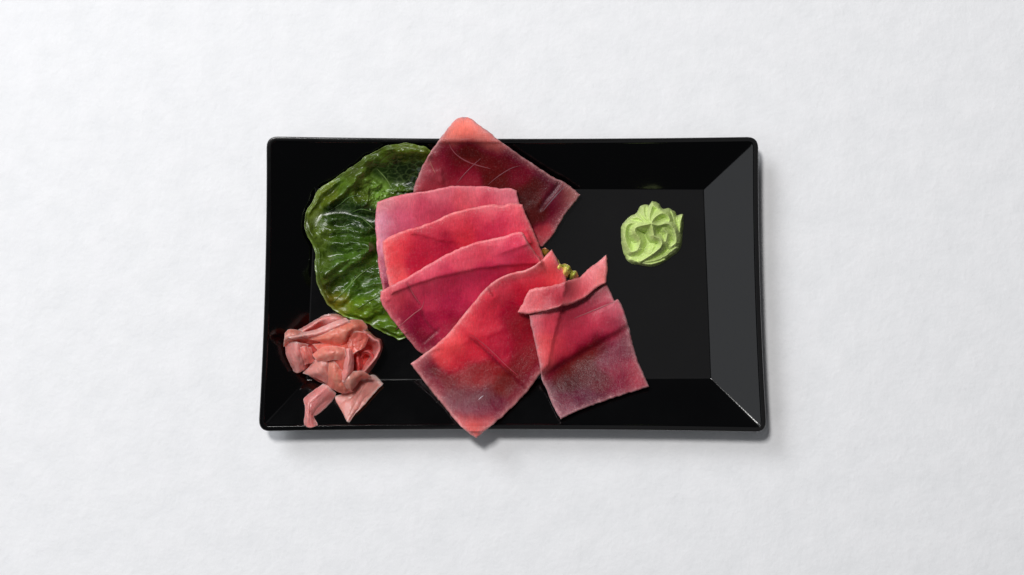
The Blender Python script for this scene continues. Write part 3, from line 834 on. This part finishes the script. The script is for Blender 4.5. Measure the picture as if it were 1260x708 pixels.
# ------------------------------------------------------------------ pickled ginger
GG = "pickled ginger slices heaped in the near left corner of the plate"
def spl(A, n):
    """catmull-rom along axis 0"""
    A = np.asarray(A, float)
    q = np.concatenate([2 * A[:1] - A[1:2], A, 2 * A[-1:] - A[-2:-1]])
    m = len(A) - 1
    t = np.linspace(0, m, n); i = np.minimum(t.astype(int), m - 1); f = (t - i).reshape((-1,) + (1,) * (A.ndim - 1))
    a, b, c, d = q[i], q[i + 1], q[i + 2], q[i + 3]
    return 0.5 * (2 * b + (c - a) * f + (2 * a - 5 * b + 4 * c - d) * f ** 2 + (3 * b - a - 3 * c + d) * f ** 3)

gk = [0]
def ginger(label, rows, c0, c1, as_part=None, thick=0.0005, nu=90, nv=70, ruf=0.55, pleat=0.35, freq=2.8):
    gk[0] += 1
    nz = Noise(100 + gk[0])
    A = np.array(rows, float)                       # rows x cols x (px, py, mm above plate)
    G = spl(A, nv); G = spl(G.transpose(1, 0, 2), nu).transpose(1, 0, 2)
    x, y, h = G[..., 0], G[..., 1], G[..., 2]
    v, u = np.meshgrid(np.linspace(0, 1, nu), np.linspace(0, 1, nv))
    h = h + ruf * 0.65 * fbm(nz, x / 6., y / 6., 3)
    uu = u + 0.25 * fbm(nz, u * 3 + 4, v * 3, 2); vv = v + 0.25 * fbm(nz, u * 3, v * 3 + 9, 2)
    h = h + pleat * (np.abs(np.sin(math.pi * (freq * vv + 0.3))) - 0.6) * np.sin(math.pi * np.clip(u * 0.9 + 0.1, 0, 1)) ** 0.5
    x = x + 0.5 * fbm(nz, x / 5. + 3, y / 5., 2); y = y + 0.5 * fbm(nz, x / 5. + 33, y / 5., 2)
    base = np.minimum(samp(H_PLATE, x, y), RIM_Z)
    z = base + np.maximum(h, 0.15) * mm
    T3 = np.stack(P(x, y, z), -1)
    du = np.gradient(T3, axis=1); dv = np.gradient(T3, axis=0)
    nr = np.cross(du, dv); nr /= np.linalg.norm(nr, axis=-1, keepdims=True) + 1e-12
    if nr[..., 2].mean() < 0: nr = -nr
    e = np.minimum(np.minimum(v, 1 - v) * nu, np.minimum(u, 1 - u) * nv)
    th = thick * np.clip(0.3 + e * 0.35, 0, 1)[..., None]
    Tp = T3 + nr * th * 0.5; Bt = T3 - nr * th * 0.5
    s = (0.5 + 0.5 * fbm(nz, v * 16, u * 2.5, 3))[..., None]
    col = lin(c0) * (1 - s) + lin(c1) * s
    ed = np.exp(-(e / 3.5) ** 2)[..., None] * 0.6
    col = col * (1 - ed) + lin((248, 180, 168)) * ed
    col = np.clip(col * np.array([1.62, 1.16, 1.22]) - 0.014, 0.01, 0.95)
    V = np.vstack([Tp.reshape(-1, 3), Bt.reshape(-1, 3)])
    I = np.arange(nu * nv).reshape(nv, nu); K = nu * nv
    Ft = np.stack([I[:-1, :-1], I[:-1, 1:], I[1:, 1:], I[1:, :-1]], -1).reshape(-1, 4)
    ring = np.r_[I[0, :-1], I[:-1, -1], I[-1, :0:-1], I[:0:-1, 0]]; r2 = np.roll(ring, -1)
    if as_part:
        pname, mat_, par = as_part
        return mesh_obj(pname, V, np.vstack([Ft, Ft[:, ::-1] + K, np.stack([ring, ring + K, r2 + K, r2], -1)]), mat_, par, np.vstack([col.reshape(-1, 3)] * 2))
    o = mesh_obj("ginger_slice", V, np.vstack([Ft, Ft[:, ::-1] + K, np.stack([ring, ring + K, r2 + K, r2], -1)]), M_GINGER, None, np.vstack([col.reshape(-1, 3)] * 2))
    tag(o, label, "pickled ginger", GG)
    return o
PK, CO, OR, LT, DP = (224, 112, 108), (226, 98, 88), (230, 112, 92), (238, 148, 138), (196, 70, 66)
# flat pieces on the plate
ginger("flat pale pink ginger slice with a pointed corner, lying lowest right under the heap",
       [[(436, 470, 3.5), (448, 466, 4), (460, 461, 3.5), (472, 472, 2.6)],
        [(428, 478, 3.0), (438, 480, 3.5), (448, 482, 3.6), (460, 485, 2.4)],
        [(420, 485, 2.0), (430, 492, 3.4), (438, 496, 3.4), (449, 498, 2.2)],
        [(412, 489, 1.2), (425, 505, 2.4), (430, 510, 2.6), (438, 509, 1.6)],
        [(418, 500, 0.8), (425, 515, 1.5), (427, 519, 1.5), (430, 520, 1.2)]], (206, 120, 112), (226, 140, 126), ruf=0.3)
ginger("narrow twisted ginger strip trailing down to the near rim",
       [[(398, 472, 6), (405, 476, 7), (414, 484, 3)],
        [(384, 482, 3), (395, 484, 7), (410, 492, 0.8)],
        [(374, 491, 2), (384, 494, 6), (401, 502, 0.8)],
        [(375, 500, 4), (381, 503, 5), (390, 511, 0.8)],
        [(375, 510, 4), (380, 511, 5), (386, 513, 2)],
        [(374, 521, 1.2), (381, 523, 2.4), (391, 522, 1)],
        [(377, 525, 0.6), (382, 526.5, 1), (390, 524, 0.6)]], (208, 110, 108), (228, 140, 132), ruf=0.4)
# the underside of the heap
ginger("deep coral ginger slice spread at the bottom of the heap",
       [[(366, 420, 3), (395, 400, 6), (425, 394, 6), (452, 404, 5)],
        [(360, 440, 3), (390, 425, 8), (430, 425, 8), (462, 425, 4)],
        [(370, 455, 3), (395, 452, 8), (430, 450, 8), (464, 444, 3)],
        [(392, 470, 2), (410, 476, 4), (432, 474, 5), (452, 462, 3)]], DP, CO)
ginger("curled pink ginger slice at the far left of the heap",
       [[(351, 424, 4), (356, 420, 8), (366, 421, 12), (380, 424, 12)],
        [(352, 436, 3), (359, 434, 9), (368, 434, 13), (377, 432, 9)],
        [(356, 446, 2.5), (363, 446, 9), (372, 444, 11), (379, 442, 7)],
        [(361, 457, 2), (366, 459, 6), (373, 456, 7), (380, 450, 5)]], PK, LT)
ginger("rounded ginger fold bulging at the upper left of the heap",
       [[(350, 410, 7), (356, 405.5, 9), (364, 406, 10), (378, 410, 11), (392, 411, 12)],
        [(350, 415, 11), (357, 412, 14), (366, 413, 15), (378, 415, 15), (394, 415, 14)],
        [(349, 421, 8), (357, 419, 11), (368, 419, 11), (379, 420, 11), (394, 420, 11)],
        [(349, 427, 4), (357, 423, 6), (368, 423, 7), (380, 424, 8), (394, 424, 8)]], OR, LT)
ginger("arched ginger slice standing at the back of the heap beside the lettuce",
       [[(366, 407, 5), (378, 400, 7), (392, 392, 8), (401, 387.5, 8), (414, 387, 8), (426, 392, 7)],
        [(370, 409, 11), (382, 402, 12), (393, 395, 12), (403, 391, 14), (415, 390, 14), (428, 395, 12)],
        [(376, 410, 8), (386, 406, 8), (396, 401, 7), (405, 398, 13), (416, 394, 15), (430, 399, 12)],
        [(382, 412, 5), (392, 408, 5), (398, 405, 4), (408, 404, 10), (419, 400, 13), (432, 402, 10)]], PK, LT)
ginger("long ginger ribbon running slantwise over the top of the heap",
       [[(352, 413, 11), (370, 410, 13), (388, 406, 16), (402, 400, 18), (416, 394, 19), (426, 391, 17)],
        [(356, 416, 15), (374, 413, 17), (391, 410, 19), (404, 406, 20), (418, 400, 21), (430, 395, 19)],
        [(362, 418, 13), (378, 416, 15), (392, 414, 16), (406, 410, 17), (419, 405, 18), (432, 399, 17)]], LT, (240, 146, 138), ruf=0.3)
ginger("broad orange pink ginger slice on the crown of the heap",
       [[(378, 418, 13), (396, 412, 18), (415, 402, 20), (430, 394, 17), (446, 394, 12)],
        [(388, 419, 15), (404, 416, 20), (421, 409, 22), (436, 402, 20), (452, 403, 13)],
        [(396, 422, 14), (412, 421, 18), (424, 418, 20), (430, 410, 19), (446, 410, 14)],
        [(398, 425, 10), (412, 428, 14), (424, 424, 15), (429, 418, 15), (434, 412, 12)]], OR, (238, 132, 114))
ginger("finely ribbed coral ginger slice in the middle of the heap",
       [[(384, 424, 11), (400, 422, 14), (416, 422, 15), (430, 418, 15)],
        [(392, 432, 13), (405, 431, 17), (420, 431, 18), (433, 430, 16)],
        [(402, 444, 12), (412, 444, 16), (424, 446, 17), (434, 446, 14)],
        [(412, 462, 9), (420, 464, 12), (428, 466, 12), (435, 462, 9)]], CO, OR)
ginger("small square ginger slice tilted on the right shoulder of the heap",
       [[(427, 415, 15), (435, 408, 18), (446, 408, 17), (455, 412, 14)],
        [(427, 420, 16), (434, 417, 17), (444, 417, 16.5), (453, 418, 14.5)],
        [(430, 430, 17), (436, 428, 17), (443, 427, 16.5), (449, 426, 15.5)],
        [(434, 437, 17), (438, 434, 17.5), (443, 431, 17), (447, 428, 16)]], (214, 94, 84), (226, 116, 100))
ginger("thin ginger slice looping around the right side of the heap",
       [[(444, 401, 9), (454, 408, 9), (462, 415, 8), (469, 419, 6), (470, 431, 5), (464, 444, 4), (456, 454, 4), (448, 463, 4)],
        [(442, 403, 14), (451, 410, 15), (460, 417, 15), (466.5, 421, 14), (467.5, 431, 12), (461, 443, 12), (453, 452, 11), (446, 461, 10)],
        [(441, 406, 13), (450, 413, 13), (457, 420, 12), (463, 424, 11), (464, 431, 9), (457, 442, 9), (450, 450, 8), (443, 458, 8)],
        [(440, 409, 9), (447, 416, 8), (452, 423, 6), (457, 427, 4), (458, 433, 3), (452, 442, 3), (446, 449, 3), (440, 456, 4)]], (214, 106, 104), LT, ruf=0.35)
ginger("tiny rolled ginger curl inside the loop at the right",
       [[(446, 440, 5), (449, 436, 9), (454, 437, 10), (456, 442, 9), (452, 447, 7)],
        [(443, 442, 8), (448, 433, 13), (456, 434, 13), (459, 442, 12), (454, 449, 10)],
        [(440, 446, 6), (445, 434, 9), (455, 431, 9), (461, 441, 8), (456, 452, 6)]], DP, PK, nu=40, nv=20, ruf=0.2)
ginger("darker upright ginger slice between the crown and the right loop",
       [[(434, 436, 8), (436, 446, 9), (438, 456, 9), (436, 464, 8)],
        [(439, 434, 12), (441, 444, 13), (442, 452, 13), (440, 462, 11)],
        [(446, 438, 6), (447, 446, 6), (446, 452, 6), (444, 460, 5)]], DP, (208, 92, 88), nu=40, nv=24)
ginger("pleated ginger slice fanning out at the front left of the heap",
       [[(372, 459, 5), (380, 452, 8), (388, 442, 11), (394, 434, 13), (402, 432, 14)],
        [(382, 463, 8), (391, 457, 14), (398, 448, 15), (402, 441, 15), (408, 438, 16)],
        [(394, 468, 8), (402, 463, 12), (407, 457, 12), (410, 450, 13), (413, 445, 14)],
        [(408, 475, 6), (412, 472, 9), (416, 467, 10), (416, 458, 12), (418, 450, 13)]], (228, 124, 112), LT, ruf=0.8)
ginger("folded coral ginger slice hanging down the front of the heap",
       [[(404, 440, 14), (413, 446, 16), (420, 454, 15), (428, 458, 14)],
        [(404, 452, 14), (411, 459, 17), (418, 465, 16), (428, 468, 14)],
        [(402, 464, 10), (410, 470, 14), (420, 476, 13), (430, 478, 11)],
        [(400, 474, 4), (411, 480, 7), (422, 484, 7), (436, 482, 5)]], CO, (238, 140, 118), ruf=0.6)
ginger("peach coloured ginger tip turned up at the front right of the heap",
       [[(418, 468, 14), (425, 460, 16), (436, 457, 16), (446, 457, 14), (457, 463, 10)],
        [(421, 472, 14), (428, 468, 17), (437, 465, 16), (446, 462, 13), (456, 465, 9)],
        [(426, 477, 12), (431, 475, 14), (437, 471, 13), (442, 468, 10), (446, 467, 7)],
        [(430, 481, 9), (433, 480, 10), (437, 476, 9), (440, 472, 7), (441, 470, 5)]], (232, 122, 108), (240, 150, 134), ruf=0.3)

ginger("crumpled light pink ginger fold lying across the middle of the heap",
       [[(384, 437, 12), (396, 428, 16), (410, 426, 18), (424, 428, 18)],
        [(388, 442, 14), (399, 436, 19), (412, 434, 20.5), (426, 435, 19)],
        [(396, 448, 12), (405, 444, 17), (415, 443, 18), (428, 442, 17)]], (226, 110, 98), (236, 138, 120), ruf=0.4)
ginger("narrow pink ginger ribbon curling down the centre front of the heap",
       [[(424, 430, 17), (429, 429, 19), (434, 432, 17)],
        [(424, 443, 17), (429, 443, 20), (435, 445, 17)],
        [(422, 456, 16), (428, 457, 19), (434, 457, 16)],
        [(417, 468, 13), (423, 471, 16), (430, 470, 14)]], PK, LT, ruf=0.4)
ginger("small folded ginger scrap poking out between the far left curl and the fan",
       [[(366, 430, 11), (374, 426, 15), (383, 428, 13)],
        [(368, 440, 10), (376, 437, 15), (385, 438, 12)],
        [(372, 451, 7), (379, 448, 11), (388, 446, 9)]], CO, LT, ruf=0.4)

# ------------------------------------------------------------------ garnish between the slices
gar = empty("leafy_garnish")
tag(gar, "small yellow green frilly leaf edge peeking out from between the right hand tuna slices", "garnish")
YG, YL = (112, 150, 56), (170, 190, 92)
ginger("", [[(679, 315, 5), (683, 318, 9), (687, 320, 6), (690, 325, 10), (695, 324.5, 7), (701, 328, 11), (704, 333, 7), (709, 334, 9), (712, 340, 5)],
            [(677, 317, 8), (681, 321, 12), (684, 324, 7), (687, 329, 12.5), (693, 329, 8), (698, 332, 13), (701, 336, 8), (706, 338, 11), (709, 343, 6)],
            [(673, 321, 5), (677, 325, 7), (680, 328, 3), (683, 334, 7), (689, 334, 4), (694, 338, 7), (698, 341, 4), (702, 344, 6), (706, 349, 3)]],
       YG, YL, as_part=("frill", M_GARNISH, gar), ruf=0.6, pleat=0.5, freq=3)
ginger("", [[(685, 322, 11), (689, 325, 13), (693, 330, 10), (697, 329, 13), (702, 334, 10)],
            [(684, 327, 12), (688, 330, 14), (691, 334, 10), (695, 335, 14), (699, 339, 10)],
            [(682, 332, 8), (685, 335, 9), (688, 339, 7), (692, 341, 9), (696, 344, 7)]],
       YL, (216, 206, 120), as_part=("frill", M_GARNISH, gar), ruf=0.6, pleat=0.4, freq=2.5)
ginger("", [[(667, 306, 5), (671, 305, 8), (676, 309, 6)],
            [(667, 312, 5), (671, 312, 7), (677, 314, 5)],
            [(669, 318, 3), (673, 318, 4), (679, 319, 3)]],
       (104, 88, 40), (140, 126, 56), as_part=("frill", M_GARNISH, gar), ruf=0.4)
